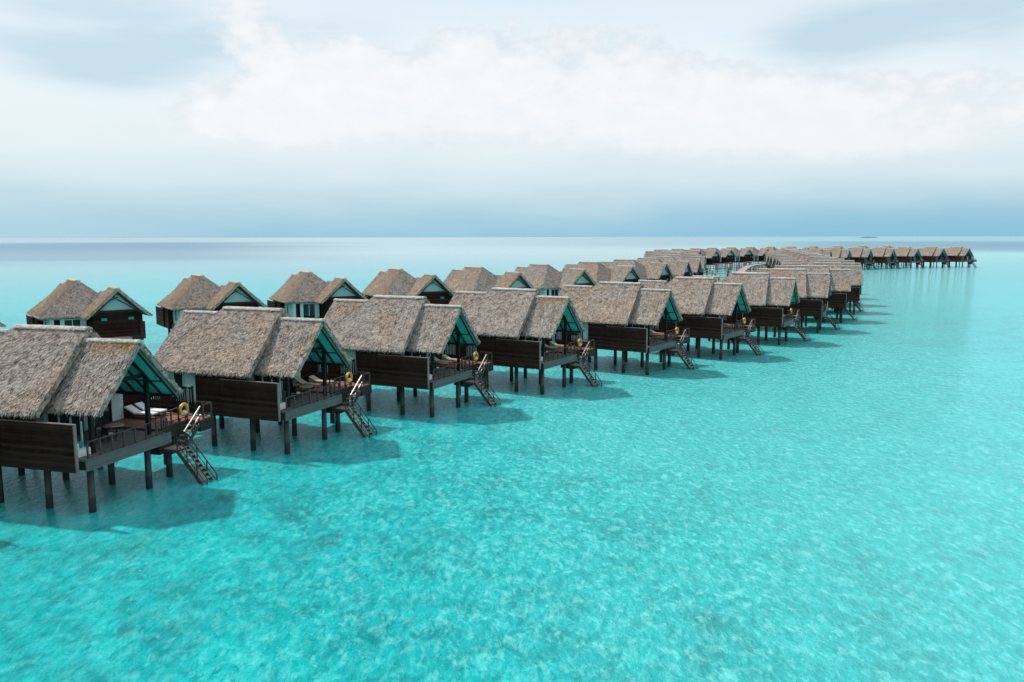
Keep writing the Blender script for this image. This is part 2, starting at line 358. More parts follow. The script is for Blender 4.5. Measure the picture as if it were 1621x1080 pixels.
def slope(mb, rA, rB, eA, eB, th=.32, cell=.22, dens=210, seed=0, rough=.05, lip=.1):
    """a thatched roof plane from ridge line rA-rB down to eave line eA-eB, thick, uneven, covered in straw bundles"""
    rA, rB, eA, eB = map(Vector, (rA, rB, eA, eB)); rnd = random.Random(seed)
    nrm = (rB-rA if (rB-rA).length > .01 else eB-eA).cross(eA-rA).normalized()
    if nrm.z < 0: nrm = -nrm
    nu = max(2, int(max((rB-rA).length, (eB-eA).length)/cell)); nv = max(2, int((eA-rA).length/cell))
    top = []
    for j in range(nv+1):
        t = j/nv; L, Q = rA.lerp(eA, t), rB.lerp(eB, t)
        for i in range(nu+1):
            p = L.lerp(Q, i/nu)
            h = mnoise.noise(Vector((p.x*1.3+seed, p.y*1.3, p.z*1.3)))*rough*1.3+mnoise.noise(Vector((p.x*4, p.y*4, p.z*4+seed)))*rough
            sag = -.05*math.sin(math.pi*t)
            top.append(p+nrm*(h+sag-(.06 if j == nv else 0)))
    k = len(top); bot = []
    dn = (eA-rA).normalized()
    for j in range(nv+1):
        for i in range(nu+1):
            p = top[j*(nu+1)+i]-nrm*th
            if j == nv: p = p-dn*(.05+.10*rnd.random())
            bot.append(p)
    fs = []
    id_ = lambda j, i: j*(nu+1)+i
    for j in range(nv):
        for i in range(nu):
            fs.append((id_(j, i), id_(j, i+1), id_(j+1, i+1), id_(j+1, i)))
            fs.append((k+id_(j, i), k+id_(j+1, i), k+id_(j+1, i+1), k+id_(j, i+1)))
    for j in range(nv):
        fs.append((id_(j, 0), id_(j+1, 0), k+id_(j+1, 0), k+id_(j, 0)))
        fs.append((id_(j, nu), k+id_(j, nu), k+id_(j+1, nu), id_(j+1, nu)))
    for i in range(nu):
        fs.append((id_(nv, i), id_(nv, i+1), k+id_(nv, i+1), k+id_(nv, i)))
        fs.append((id_(0, i), k+id_(0, i), k+id_(0, i+1), id_(0, i+1)))
    mb.add(top+bot, fs)
    # straw bundles
    W0, W1 = (rB-rA).length, (eB-eA).length; Ls = (eA-rA).length
    n = int(dens*Ls*(W0+W1)/2); wide = max(W0, W1)
    along = (eB-eA).normalized()
    for _ in range(n):
        while True:
            t = rnd.random()
            if rnd.random()*wide <= W0+(W1-W0)*t: break
        uu = rnd.random()
        p = rA.lerp(eA, t).lerp(rB.lerp(eB, t), uu)
        d2 = ((eA.lerp(eB, uu))-(rA.lerp(rB, uu))).normalized()
        d2 = (d2+along*rnd.uniform(-.25, .25)).normalized(); sd = d2.cross(nrm).normalized()
        l = rnd.uniform(.13, .33); w = rnd.uniform(.015, .044)
        sag = -.05*math.sin(math.pi*t)
        z0 = sag+.015+rnd.random()*.02; z1 = sag+rnd.uniform(.03, .075)
        if t > 1-.25/Ls: l *= .8; z1 -= .07
        a, c = p+nrm*z0, p+d2*l+nrm*z1
        mb.add([a-sd*w, a+sd*w, c+sd*w*.8, c-sd*w*.8], [(0, 1, 2, 3)])
    # ragged fringe hanging from the eave, and along both verges
    for _ in range(int(W1*48)):
        p = eA.lerp(eB, rnd.random())-nrm*rnd.uniform(0, th*.9); w = rnd.uniform(.015, .04)
        c = p+dn*rnd.uniform(.03, .11)+Vector((0, 0, -rnd.uniform(.02, .09)))+along*rnd.uniform(-.06, .06)
        mb.add([p-along*w, p+along*w, c+along*w*.5, c-along*w*.5], [(0, 1, 2, 3)])
    for (P, Q, sg) in ((rA, eA, -1), (rB, eB, 1)):
        if W0 < .5: continue
        for _ in range(int(Ls*16)):
            t = rnd.random(); p = P.lerp(Q, t)-nrm*rnd.uniform(0, th*.9); d = (Q-P).normalized(); w = rnd.uniform(.03, .06)
            c = p+d*rnd.uniform(.1, .25)+along*sg*rnd.uniform(.0, .05)
            mb.add([p-nrm*w, p+nrm*w, c+nrm*w, c-nrm*w], [(0, 1, 2, 3)])

def cap(p, q, r=.26, seed=1, drop=.0):
    """rounded thatch roll along a ridge"""
    mb = MB(); p, q = Vector(p), Vector(q); d = (q-p).normalized(); side = d.cross(Vector((0, 0, 1))).normalized()
    n = max(3, int((q-p).length/.3)); k = 9; vs = []
    for i in range(n+1):
        c = p.lerp(q, i/n)
        for j in range(k):
            f = math.pi*(-.12+1.24*j/(k-1)); rr = r*(1+.12*mnoise.noise(Vector((i*.9+seed, j*.8, seed))))
            vs.append(c+side*math.cos(f)*rr*1.25+Vector((0, 0, math.sin(f)*rr*.55-.12)))
    fs = [(i*k+j, i*k+j+1, (i+1)*k+j+1, (i+1)*k+j) for i in range(n) for j in range(k-1)]
    fs += [tuple(range(k))[::-1], tuple(n*k+j for j in range(k))]
    mb.add(vs, fs); rnd = random.Random(seed)
    for _ in range(int((q-p).length*90)):
        c = p.lerp(q, rnd.random()); f = rnd.uniform(.05, .95)*math.pi
        o = side*math.cos(f)*r*1.28+Vector((0, 0, math.sin(f)*r*.57-.11)); t = (side*(-math.sin(f))*1.25+Vector((0, 0, math.cos(f)*.75))).normalized()
        if math.cos(f) > 0: t = -t
        e_ = c+o+t*rnd.uniform(.08, .18)+d*rnd.uniform(-.05, .05); w = .022
        mb.add([c+o-d*w, c+o+d*w, e_+d*w, e_-d*w], [(0, 1, 2, 3)])
    return mb

# ------------------------------------------------------------------ one villa's parts, in its own coordinates:
# x towards the open lagoon (0 = deck edge), y along the row, z up from the water
ZD, ZB = 3.23, 2.60
parts = []      # (name, mesh, parent index or None)
def part(name, mb, material, parent=None, smooth=False, recalc=True, upto=0):
    parts.append((name, mb.mesh(name, M[material], smooth, recalc, M['thatch'] if upto else None, upto), parent)); return len(parts)-1

MR, MZ = 4.15, 9.83
ME0, ME1, EZ = -.74, 9.04, 5.72
XF, XFe, XH, XHe = -3.2, -2.45, -8.38, -12.4
mb = MB()
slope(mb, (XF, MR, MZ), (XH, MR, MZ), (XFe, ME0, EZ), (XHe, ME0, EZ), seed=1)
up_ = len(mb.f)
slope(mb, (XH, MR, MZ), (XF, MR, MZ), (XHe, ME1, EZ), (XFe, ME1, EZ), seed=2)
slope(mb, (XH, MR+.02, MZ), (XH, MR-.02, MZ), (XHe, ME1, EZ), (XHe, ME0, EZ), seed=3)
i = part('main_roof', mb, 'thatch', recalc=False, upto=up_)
part('ridge_cap', cap((XF-.02, MR, MZ+.02), (XH, MR, MZ+.02), seed=2), 'cap', i, recalc=False)
hb = cap((XH, MR, MZ-.02), (XHe+.1, ME0+.12, EZ+.05), .15, 5); hb2 = cap((XH, MR, MZ-.02), (XHe+.1, ME1-.12, EZ+.05), .15, 6)
hb.add(hb2.v, hb2.f); part('hip_cap', hb, 'thatch', i, recalc=False)
# front roof
FR, FZ, F0, F1 = 3.87, 9.24, .47, 7.27
mb = MB()
slope(mb, (.55, FR, FZ), (-3.9, FR, FZ), (.55, F0, EZ), (-3.9, F0, EZ), .28, seed=4)
slope(mb, (-3.9, FR, FZ), (.55, FR, FZ), (-3.9, F1, EZ), (.55, F1, EZ), .28, seed=5)
i = part('front_roof', mb, 'thatch', recalc=False)
part('ridge_cap', cap((.56, FR, FZ+.02), (-3.6, FR, FZ+.02), .22, 3), 'cap', i, recalc=False)
# entrance roof and the low roof that links it
GY, GZ, GW = 7.15, 9.1, 3.66
mb = MB()
slope(mb, (-11.2, GY, GZ), (-15.2, GY, GZ), (-11.2, GY-GW, EZ), (-15.2, GY-GW, EZ), .28, seed=6)
up_ = len(mb.f)
slope(mb, (-15.2, GY, GZ), (-11.2, GY, GZ), (-15.2, GY+GW, EZ), (-11.2, GY+GW, EZ), .28, seed=7)
i = part('entrance_roof', mb, 'thatch', recalc=False, upto=up_)
part('ridge_cap', cap((-11.15, GY, GZ+.02), (-15.22, GY, GZ+.02), .22, 4), 'cap', i, recalc=False)
mb = MB()
slope(mb, (-9.2, 6.5, 8.45), (-11.5, 6.5, 8.45), (-9.2, 3.9, 5.9), (-11.5, 3.9, 5.9), .2, seed=8)
slope(mb, (-11.5, 6.5, 8.45), (-9.2, 6.5, 8.45), (-11.5, 9.5, 5.72), (-9.2, 9.5, 5.72), .2, seed=9)
part('link_roof', mb, 'thatch', recalc=False)
# roof timbers and soffit of the veranda
fs_ = lambda y: FZ-abs(y-FR)*(FZ-EZ)/(FR-F0)
def inclined(mb, x0, x1, ya, yb, off, t):
    za, zb = fs_(ya)-off, fs_(yb)-off
    mb.add([(x0, ya, za), (x1, ya, za), (x1, yb, zb), (x0, yb, zb), (x0, ya, za-t), (x1, ya, za-t), (x1, yb, zb-t), (x0, yb, zb-t)],
           [(0, 1, 2, 3), (7, 6, 5, 4), (0, 4, 5, 1), (1, 5, 6, 2), (2, 6, 7, 3), (3, 7, 4, 0)])
mb = MB()
for ya, yb in ((F0+.12, FR), (FR, F1-.12)): inclined(mb, -5.3, .30, max(ya, F0+.34), min(yb, F1-.12), .47, .04)
part('soffit', mb, 'soffit')
mb = MB()
for x in (.22, -.72, -1.66, -2.6, -3.54, -4.48):
    for ya, yb in ((F0+.12, FR), (FR, F1-.12)): inclined(mb, x-.06, x+.06, ya, yb, .51, .13)
for x in (-.85, -4.9):
    mb.box(x-.09, x+.09, FR-1.95, FR+1.95, 6.78, 7.0)
    mb.bar((x, FR, 7.0), (x, FR, 8.4), .14)
    mb.bar((x, FR-1.9, 6.9), (x, FR-.1, 8.3), .10); mb.bar((x, FR+1.9, 6.9), (x, FR+.1, 8.3), .10)
for y in (FR-2.2, FR+2.2): mb.box(-5.3, .1, y-.08, y+.08, 6.45, 6.62)
for y in (F0+.55, F1-.55): mb.box(-5.3, .2, y-.07, y+.07, 5.42, 5.58)
mb.box(-3.2, -3.0, FR-.09, FR+.09, 8.3, 8.7)
part('roof_frame', mb, 'frame')
mb = MB()  # gable over the step between front and main roofs
ms_ = lambda y: MZ-abs(y-MR)*(MZ-EZ)/(MR-ME0)
for ya, yb in ((.1, 1.3), (1.3, FR), (FR, 6.5), (6.5, 8.1)):
    lo = lambda y: max(fs_(y)-.35, 5.35)
    mb.poly([(-3.55, ya, lo(ya)), (-3.55, yb, lo(yb)), (-3.55, yb, ms_(yb)-.42), (-3.55, ya, ms_(ya)-.42)], (-.1, 0, 0))
part('gable_board', mb, 'frame')
# posts of the veranda
for y, zt in ((1.4, 6.1), (5.8, 6.78)): part('post', MB().box(-.96, -.74, y-.11, y+.11, ZD, zt), 'frame')
# floor platform
part('floor_platform', MB().box(-12.0, -2.92, -.05, 8.9, ZB, ZD-.01).box(-14.6, -12.02, 4.2, 9.9, ZB, ZD-.01), 'dfascia')
mb = MB().box(-5.25, -.06, .05, 6.55, ZD-.10, ZD)
i = part('deck', mb, 'deck')
part('fascia', MB().box(-.055, .02, .0, 6.70, ZB, ZD+.03), 'fascia', i)
part('deck_beam', MB().box(-2.88, -.12, .1, .3, ZB+.03, ZD-.12).box(-2.88, -.12, 6.25, 6.45, ZB+.03, ZD-.12).box(-2.88, -.12, 3.2, 3.4, ZB+.03, ZD-.12).box(-1.0, -.8, .35, 6.2, ZB+.05, ZD-.13), 'dfascia', i)
mb = MB().box(-5.25, -1.0, 6.58, 10.85, ZD+.02, ZD+.13).box(-.995, -.06, 9.55, 10.85, ZD+.02, ZD+.13)
i = part('sun_deck', mb, 'reddeck')
part('fascia', MB().box(-.99, -.93, 6.72, 9.52, ZB, ZD+.10).box(-.055, .01, 9.5, 10.9, ZB, ZD+.10).box(-5.3, -.06, 10.86, 10.92, ZB, ZD+.10).box(-.92, -.06, 9.48, 9.54, ZB, ZD+.1), 'dfascia', i)
part('equipment_box', MB().box(-1.9, -.95, 6.75, 7.9, 1.7, ZB-.01).box(-1.7, -1.0, 7.901, 9.2, 1.45, ZB-.01), 'dfascia', i)
# walls
for bx in ((-12.0, -7.42, .25, .40, ZD, 5.9), (-5.35, -5.20, 7.65, 8.7, ZD+.1, 5.75), (-4.2, -3.45, .85, 1.0, ZD, 5.8), (-12.0, -5.3, 8.3, 8.45, ZD, 5.9), (-5.35, -5.20, 1.05, 1.5, ZD, 5.75)):
    part('white_wall', MB().box(*bx), 'white')
for x0, x1 in ((.41, .7), (1.35, 1.8), (3.5, 4.15)): part('white_pier', MB().box(-12.0, -11.85, x0, x1, ZD, 5.9), 'white')
part('door_lintel', MB().box(-12.0, -11.85, .7, 1.35, 5.4, 5.9), 'white')
part('dark_wall', MB().box(-7.4, -3.0, -.38, -.2, ZB, 5.85).box(-7.4, -7.25, -.19, .3, ZB, 5.85), 'wall')
i = part('privacy_screen', MB().box(-5.0, -.18, -.55, -.42, ZB+.06, 5.24), 'wall')
part('screen_trim', MB().box(-5.0, -.10, -.58, -.39, 5.245, 5.29).box(-.175, -.10, -.57, -.40, ZB+.06, 5.24), 'hand', i)
part('interior', MB().box(-11.6, -5.6, .5, 8.2, ZD+.01, 5.7), 'inside')
mb = MB().box(-14.4, -12.05, 4.4, 4.55, ZB, 5.75).box(-14.4, -12.05, 9.75, 9.9, ZB, 5.75).box(-14.55, -14.4, 4.4, 9.9, ZB, 5.75).poly([(-14.55, 4.45, 5.751), (-14.55, 9.85, 5.751), (-14.55, GY+2.25, 6.41), (-14.55, GY-2.25, 6.41)], (.14, 0, 0))
i = part('entrance_wall', mb, 'wall')
part('wall_panel', MB().box(-14.75, -14.56, 9.55, 10.1, ZB+.2, 4.9), 'wall_red', i)
for y in (5.6, 8.6): part('window', MB().box(-14.60, -14.555, y-.3, y+.3, 5.2, 5.5), 'teal', i)
mb = MB().poly([(-14.5, GY-1.95, 6.42), (-14.5, GY+1.95, 6.42), (-14.5, GY, 8.35)], (.06, 0, 0))
i = part('gable_panel', mb, 'infill')
mb = MB(); x = -15.0
mb.bar((x, GY, 8.55), (x, GY+2.9, 5.75), .13); mb.bar((x, GY, 8.55), (x, GY-2.9, 5.75), .13)
mb.bar((x, GY, 8.0), (x, GY-.95, 7.6), .10); mb.bar((x, GY-.5, 8.0), (x, GY+2.4, 6.1), .12)
mb.bar((x, GY-2.2, 6.3), (x, GY+2.2, 6.3), .14)
part('gable_truss', mb, 'frame')
i = part('side_window', MB().box(-9.9, -9.1, .19, .245, 3.9, 5.3), 'glass')
part('window_frame', MB().box(-9.98, -9.905, .17, .245, 3.85, 5.35).box(-9.095, -9.02, .17, .245, 3.85, 5.35).box(-9.905, -9.095, .17, .245, 5.31, 5.38), 'white', i)
i = part('entrance_window', MB().box(-11.95, -11.88, 1.85, 3.45, ZD+.3, 5.3), 'glass')
part('window_frame', MB().box(-12.02, -11.87, 1.8, 3.5, 5.31, 5.42).box(-12.02, -11.87, 2.6, 2.68, ZD+.3, 5.3), 'white', i)
# glass doors at the back of the veranda
mb = MB().box(-5.30, -5.27, 1.5, 7.65, ZD, 5.6)
i = part('glass_door', mb, 'glass')
mb = MB()
for y in (1.5, 2.7, 3.95, 5.2, 6.4, 7.58): mb.box(-5.26, -5.18, y, y+.09, ZD, 5.62)
mb.box(-5.26, -5.18, 1.59, 7.58, 5.5, 5.62).box(-5.26, -5.20, 1.59, 7.58, 4.5, 4.56)
part('door_frame', mb, 'frame', i)
mb = MB()
for k in range(14):
    y = 5.3+k*.075; mb.box(-5.17, -5.13 - .02*(k % 2), y, y+.075, ZD+.05, 5.45)
part('curtain', mb, 'curtain', i); mb = MB()
for k in range(8):
    y = 1.62+k*.075; mb.box(-5.17, -5.13 - .02*(k % 2), y, y+.07, ZD+.05, 5.45)
part('curtain', mb, 'curtain', i)
i = part('side_glass', MB().box(-3.43, -1.05, 1.0, 1.03, 4.3, 5.6), 'glass')
mb = MB()
for x in (-3.4, -2.6, -1.8, -1.1): mb.box(x-.04, x+.04, .92, .99, ZD, 5.65)
mb.box(-3.44, -1.06, .9, .99, 5.5, 5.64)
part('window_frame', mb, 'infill', i)
# slatted screen behind the sun deck
mb = MB(); rr = random.Random(4)
for k in range(22):
    x = -5.15+k*.165; mb.box(x, x+(.15 if 6 < k < 14 else .105), 10.70, 10.74, ZD+.2, 5.25)
mb.box(-5.2, -1.5, 10.745, 10.80, ZD+.25, ZD+.35).box(-5.2, -1.5, 10.745, 10.80, 5.1, 5.2).box(-5.3, -5.2, 10.68, 10.8, ZD+.13, 5.3).box(-1.5, -1.4, 10.68, 10.8, ZD+.13, 5.3)
mb.box(-5.28, -5.22, 8.75, 10.65, ZD+.13, 5.3)
part('slat_screen', mb, 'wall')
# railings
mb = MB(); zr = ZD+.93
def rail(p, q, n, z0=ZD, top=.93):
    p, q = Vector(p), Vector(q)
    mb.bar(p+Vector((0, 0, top)), q+Vector((0, 0, top)), .07, .05); mb.bar(p+Vector((0, 0, .2)), q+Vector((0, 0, .2)), .05, .05)
    for k in range(n):
        c = p.lerp(q, k/(n-1)); mb.bar(c, c+Vector((0, 0, top-.03)), .08)
rail((-.10, .25, ZD), (-.10, 6.45, ZD), 8); rail((-.10, 6.49, ZD), (-.88, 6.49, ZD), 3)
rail((-1.06, 6.72, ZD+.1), (-1.06, 9.45, ZD+.1), 5); rail((-1.5, 10.82, ZD+.1), (-.12, 10.82, ZD+.1), 3); rail((-.10, 10.76, ZD+.1), (-.10, 9.95, ZD+.1), 2)
part('railing', mb, 'rail')
# outdoor shower post
part('shower_post', MB().tube((-1.7, 10.6, ZD+.13), (-1.7, 10.6, 5.35), .03, .03, 8).tube((-1.7, 10.6, 5.35), (-1.45, 10.4, 5.35), .025, .025, 8).tube((-1.45, 10.4, 5.36), (-1.45, 10.4, 5.30), .09, .09, 10), 'steel')
# stairs: a short flight along the deck, a landing, then a long flight into the water
mb = MB(); hand = MB()
for k in range(4): mb.box(-.9, -.08, 9.15-k*.32, 9.43-k*.32, ZD-.22-k*.26, ZD-.17-k*.26)
mb.box(-.9, .1, 7.05, 8.05, 1.98, 2.04)
st = part('stairs', mb, 'tread')
lowtr = MB()
nT = 9
for k in range(nT):
    x = .12+k*.225; z = 1.78-k*.27; lowtr.box(x, x+.25, 7.12, 8.0, z, z+.09)
part('lower_tread', lowtr, 'tread', st)
mb = MB()
mb.bar((-.93, 9.5, ZD-.15), (-.93, 8.0, 1.95), .06, .22); mb.bar((-.05, 9.5, ZD-.15), (-.05, 8.0, 1.95), .06, .22)
mb.bar((.08, 7.08, 1.92), (2.2, 7.08, -.6), .06, .22); mb.bar((.08, 8.04, 1.92), (2.2, 8.04, -.6), .06, .22)
mb.box(-.9, .1, 7.0, 7.06, 1.85, 2.0).box(-.95, -.89, 7.0, 8.05, 1.85, 2.0)
part('stringer', mb, 'rail', st)
for y in (7.08, 8.04):
    mb = MB(); mb.bar((.08, y, 2.85), (2.15, y, .35), .055, .055); mb.bar((.08, y, 2.4), (2.15, y, -.1), .04, .04)
    for t in (0, .33, .66, 1): mb.bar((.08+2.05*t, y, 1.9-2.5*t), (.08+2.05*t, y, 2.85-2.5*t), .06)
    part('balustrade', mb, 'rail', st)
mb = MB()
for x in (-.93, -.05):
    mb = MB(); mb.bar((x, 9.45, ZD+.25), (x, 8.05, ZD-.90), .04)
    for y, z in ((9.45, ZD), (8.75, ZD-.58), (8.05, ZD-1.15)): mb.bar((x, y, z-.1), (x, y, z+.9), .06)
    part('balustrade', mb, 'rail', st)
mb = MB()
mb.bar((-.93, 7.05, 2.0), (-.93, 7.05, 2.9), .06); mb.bar((-.93, 7.05, 2.9), (.08, 7.08, 2.85), .05); mb.bar((-.93, 8.05, 2.95), (-.93, 7.05, 2.9), .05)
part('balustrade', mb, 'rail', st)
part('handrail', MB().bar((-.05, 9.6, ZD+1.02), (-.05, 7.95, ZD-.27), .08, .05), 'hand', st)
part('handrail', MB().bar((-.05, 9.6, ZD+.48), (-.05, 7.85, ZD-.88), .08, .05), 'hand', st)
# entrance porch
part('porch', MB().box(-16.2, -14.62, 5.2, 8.2, ZD-.25, ZD-.05), 'walk')
# piles (each one a part)
pile_me = MB().tube((0, 0, -2.5), (0, 0, 2.62), .21, .18, 14).mesh('pile', M['pile'], True)
for f in pile_me.polygons:
    if len(f.vertices) > 4: f.use_smooth = False
PILES = [(-.75, 1.0), (-.75, 5.45), (-1.25, 7.9), (-3.6, .9), (-3.6, 5.6), (-3.4, 10.3), (-7.1, .9), (-7.1, 5.6), (-10.6, .9), (-10.6, 5.6), (-7.1, 8.4), (-13.6, 5.0), (-13.6, 9.3)]
mirror = Matrix.Translation((0, 8.3, 0)) @ Matrix.Diagonal((1, -1, 1, 1))
def mirrored(me):
    m2 = me.copy(); m2.transform(mirror); m2.flip_normals(); return m2
parts_B = [(n, mirrored(me), pr) for n, me, pr in parts]

def tag(o, label, cat, group=None):
    o['label'] = label; o['category'] = cat
    if group: o['group'] = group
    return o
def structure(o): o['kind'] = 'structure'; return o
def link(name, data, parent=None):
    o = bpy.data.objects.new(name, data); C.objects.link(o); o.parent = parent; return o
proto = {}
def copy_part(o, par):
    c = o.copy(); C.objects.link(c); c.parent = par; return c
def build_villa(x, y, th, label, kind, group):
    root = link('water_villa', None); root.location = (x, y, 0); root.rotation_euler = (0, 0, R(th)); root.empty_display_size = .5
    tag(root, label, 'villa', group)
    if kind not in proto:
        L = parts if kind == 'A' else parts_B; obs = []
        for n, me, pr in L: obs.append(link(n, me, root if pr is None else obs[pr]))
        for px, py in PILES:
            p = link('pile', pile_me, root); p.location = (px, py if kind == 'A' else 8.3-py, 0)
            p.rotation_euler = (0, 0, random.random()*6)
        proto[kind] = root
    else:
        for o in list(proto[kind].children):
            c = copy_part(o, root)
            for g in o.children: copy_part(g, c)
    return root

A = [(-29.3, 29.6, -13), (-22.7, 42.6, -16.25), (-15.4, 54.75, -22.3), (-6.48, 66.35, -25.7), (3.0, 76.4, -32), (14.8, 87.4, -35), (25.7, 98.7, -36), (37.3, 112.0, -30), (48.1, 126.5, -25), (57.8, 141.4, -20),
     (67.1, 158.2, -13), (74.8, 175.8, -8), (81.6, 195.2, -6), (86.2, 211.8, -2), (91.2, 228.6, -1), (96.0, 246.4, 0), (100.1, 263.4, -2), (104.5, 280.7, -4),
     (110.3, 300.3, -8), (113.8, 316.5, -12), (118.6, 331.5, -20), (124.9, 344.6, -29), (135.7, 355.2, -35), (147.4, 364.9, -41), (160.1, 373.2, -46), (173.5, 380.3, -50), (187.4, 386.3, -55), (201.7, 391.3, -60), (216.3, 395.7, -62)]
B = [(-66.0, 97.5, 130), (-55.3, 110.3, 128), (-43.9, 122.7, 124), (-30.9, 133.5, 120), (-18.5, 144.2, 119), (-6.8, 151.9, 127), (5.0, 165.0, 128), (15.4, 180.1, 132), (24.2, 197.3, 140), (30.8, 209.9, 148),
     (36.7, 226.7, 156), (43.0, 250.3, 164), (47.9, 276.0, 168), (50.5, 296.2, 170), (53.4, 324.3, 165), (58.0, 344.5, 150), (69.9, 361.9, 135), (81.9, 377.0, 128), (94.3, 394.9, 122), (107.8, 409.8, 118),
     (120.2, 419.2, 115), (132.5, 426.4, 115), (146.1, 436.2, 115)]
def rot(t, p): t = R(t); return (p[0]*math.cos(t)-p[1]*math.sin(t), p[0]*math.sin(t)+p[1]*math.cos(t))
for ex, ey, t in ((166, 431, 110), (181, 437, 107), (196, 441, 105), (211, 445, 105)):
    r_ = rot(t, (-15.2, 1.15)); B.append((ex-r_[0], ey-r_[1], t))
ORD = 'first second third fourth fifth sixth seventh eighth ninth tenth eleventh twelfth thirteenth fourteenth fifteenth sixteenth seventeenth eighteenth nineteenth twentieth'.split()
villasA, villasB = [], []
for k, (x, y, t) in enumerate(A):
    if k == 0: lab = 'thatched water villa left of the frame edge whose stairs shade the bottom left water'
    elif k == 1: lab = 'nearest thatched water villa with white sun loungers on its red deck'
    elif k == 2: lab = 'second thatched villa of the front row with bare round table on deck'
    elif k < 21: lab = '%s thatched stilt villa of the front row counted from the left' % ORD[k-1]
    else:
        j = len(A)-1-k
        lab = 'last thatched villa at the right tip of the far distant row' if j == 0 else '%s thatched villa from the right tip of the far distant row' % ORD[j]
    villasA.append(build_villa(x, y, t, lab, 'A', 'stilt villas on the open lagoon side of the boardwalk'))
for k, (x, y, t) in enumerate(B):
    if k == 0: lab = 'back row villa of which only a roof tip shows at left edge'
    elif k < 17: lab = '%s hip-roofed villa of the back row after the cut off one at left' % ORD[k-1]
    else: lab = '%s villa of the farthest back row behind the distant boardwalk from left' % ORD[k-17]
    villasB.append(build_villa(x, y, t, lab, 'B', 'stilt villas on the far side of the boardwalk'))

# warmer orange thatch on one slope of the nearest back-row roofs
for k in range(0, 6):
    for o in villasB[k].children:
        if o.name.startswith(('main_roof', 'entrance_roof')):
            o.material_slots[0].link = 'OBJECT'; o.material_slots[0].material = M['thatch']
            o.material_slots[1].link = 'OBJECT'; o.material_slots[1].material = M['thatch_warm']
# a fresh orange course of straw under two of the ridges
mb = MB(); k_ = (FZ-EZ)/(FR-F0)
slope(mb, (.45, FR-.22, FZ-.22*k_+.05), (-2.5, FR-.22, FZ-.22*k_+.05), (.45, FR-.62, FZ-.62*k_+.04), (-2.5, FR-.62, FZ-.62*k_+.04), .05, dens=260, seed=21, rough=.02)
me_ = mb.mesh('ridge_course', M['orange'], recalc=False)
for k in (1, 4):
    for o in villasA[k].children:
        if o.name.startswith('front_roof'): link('ridge_course', me_, o)

# ------------------------------------------------------------------ boardwalk and the branch to every villa
J = [(-52, 36), (-44, 52), (-34, 71), (-25, 84), (-13, 98), (2, 112), (16, 128), (31, 150), (45, 178), (58, 211), (67, 240), (75, 271), (87, 308), (98, 338), (116, 369), (142, 393), (172, 411), (206, 424)]
def catmull(P, n=8):
    out = []
    for i in range(len(P)-1):
        p0, p1, p2, p3 = [Vector(P[max(0, min(len(P)-1, i+d))]) for d in (-1, 0, 1, 2)]
        for k in range(n):
            t = k/n; out.append(.5*((2*p1)+(-p0+p2)*t+(2*p0-5*p1+4*p2-p3)*t*t+(-p0+3*p1-3*p2+p3)*t**3))
    out.append(Vector(P[-1])); return out
path = catmull(J)
wk = link('boardwalk', None); tag(wk, 'long pale timber boardwalk on piles winding between the two villa rows', 'boardwalk')
wk.location = (path[60].x, path[60].y, 0)
def strip(mb, pts, w, z0, z1):
    vs = []; n = len(pts)
    for i, p in enumerate(pts):
        d = (pts[min(n-1, i+1)]-pts[max(0, i-1)]).normalized(); s_ = Vector((d.y, -d.x))*w/2
        for q_, z in ((p-s_, z1), (p+s_, z1), (p+s_, z0), (p-s_, z0)): vs.append((q_.x, q_.y, z))
    fs = [(i*4+j, i*4+(j+1) % 4, i*4+4+(j+1) % 4, i*4+4+j) for i in range(n-1) for j in range(4)]+[(0, 1, 2, 3), ((n-1)*4+3, (n-1)*4+2, (n-1)*4+1, (n-1)*4)]
    mb.add(vs, fs)
def wpart(name, mb, material):
    o = link(name, mb.mesh(name, M[material]), wk); o.location = (-wk.location.x, -wk.location.y, 0); return o
mb = MB(); strip(mb, path, 2.6, 2.98, 3.12); wpart('walking_deck', mb, 'walk')
mb = MB()
for sgn in (-1, 1):
    off = []
    for i, p in enumerate(path):
        d = (path[min(len(path)-1, i+1)]-path[max(0, i-1)]).normalized(); off.append(p+Vector((d.y, -d.x))*1.36*sgn)
    strip(mb, off, .1, 2.7, 3.16)
wpart('edge_beam', mb, 'rail')
for i in range(0, len(path), 3):
    d = (path[min(len(path)-1, i+1)]-path[max(0, i-1)]).normalized()
    for sgn in (-1, 1):
        p = path[i]+Vector((d.y, -d.x))*1.05*sgn
        o = link('pile', pile_me, wk); o.location = (p.x-wk.location.x, p.y-wk.location.y, .3)
walk_me = MB().box(0, 1, -.75, .75, -.12, 0).mesh('walkway', M['walk'])
edge_me = MB().box(0, 1, -.82, -.76, -.2, -.01).box(0, 1, .76, .82, -.2, -.01).mesh('edge_beam', M['walk'])
for lst, V in ((A, villasA), (B, villasB)):
    for (x, y, t), root in zip(lst, V):
        ly = 6.7 if lst is A else 8.3-6.7
        r_ = rot(t, (-16.2, ly)); P = Vector((x+r_[0], y+r_[1]))
        goal = {0: Vector((-44, 52)), 1: Vector((-35, 69))}.get(B.index((x, y, t))) if lst is B and B.index((x, y, t)) < 2 else P
        q_ = min(path, key=lambda c: (c-goal).length)
        d = q_-P; L = max(.5, d.length-1.4)
        o = link('walkway', walk_me, root); o.location = (-16.2, ly, ZD-.1); o.scale = (L, 1, 1)
        ang = math.atan2(d.y, d.x)-R(t); o.rotation_euler = (0, 0, ang)
        e_ = link('edge_beam', edge_me, o)
        for s_ in (.35, .75):
            pl = link('pile', pile_me, root); pl.location = (-16.2+math.cos(ang)*L*s_, ly+math.sin(ang)*L*s_, .45)

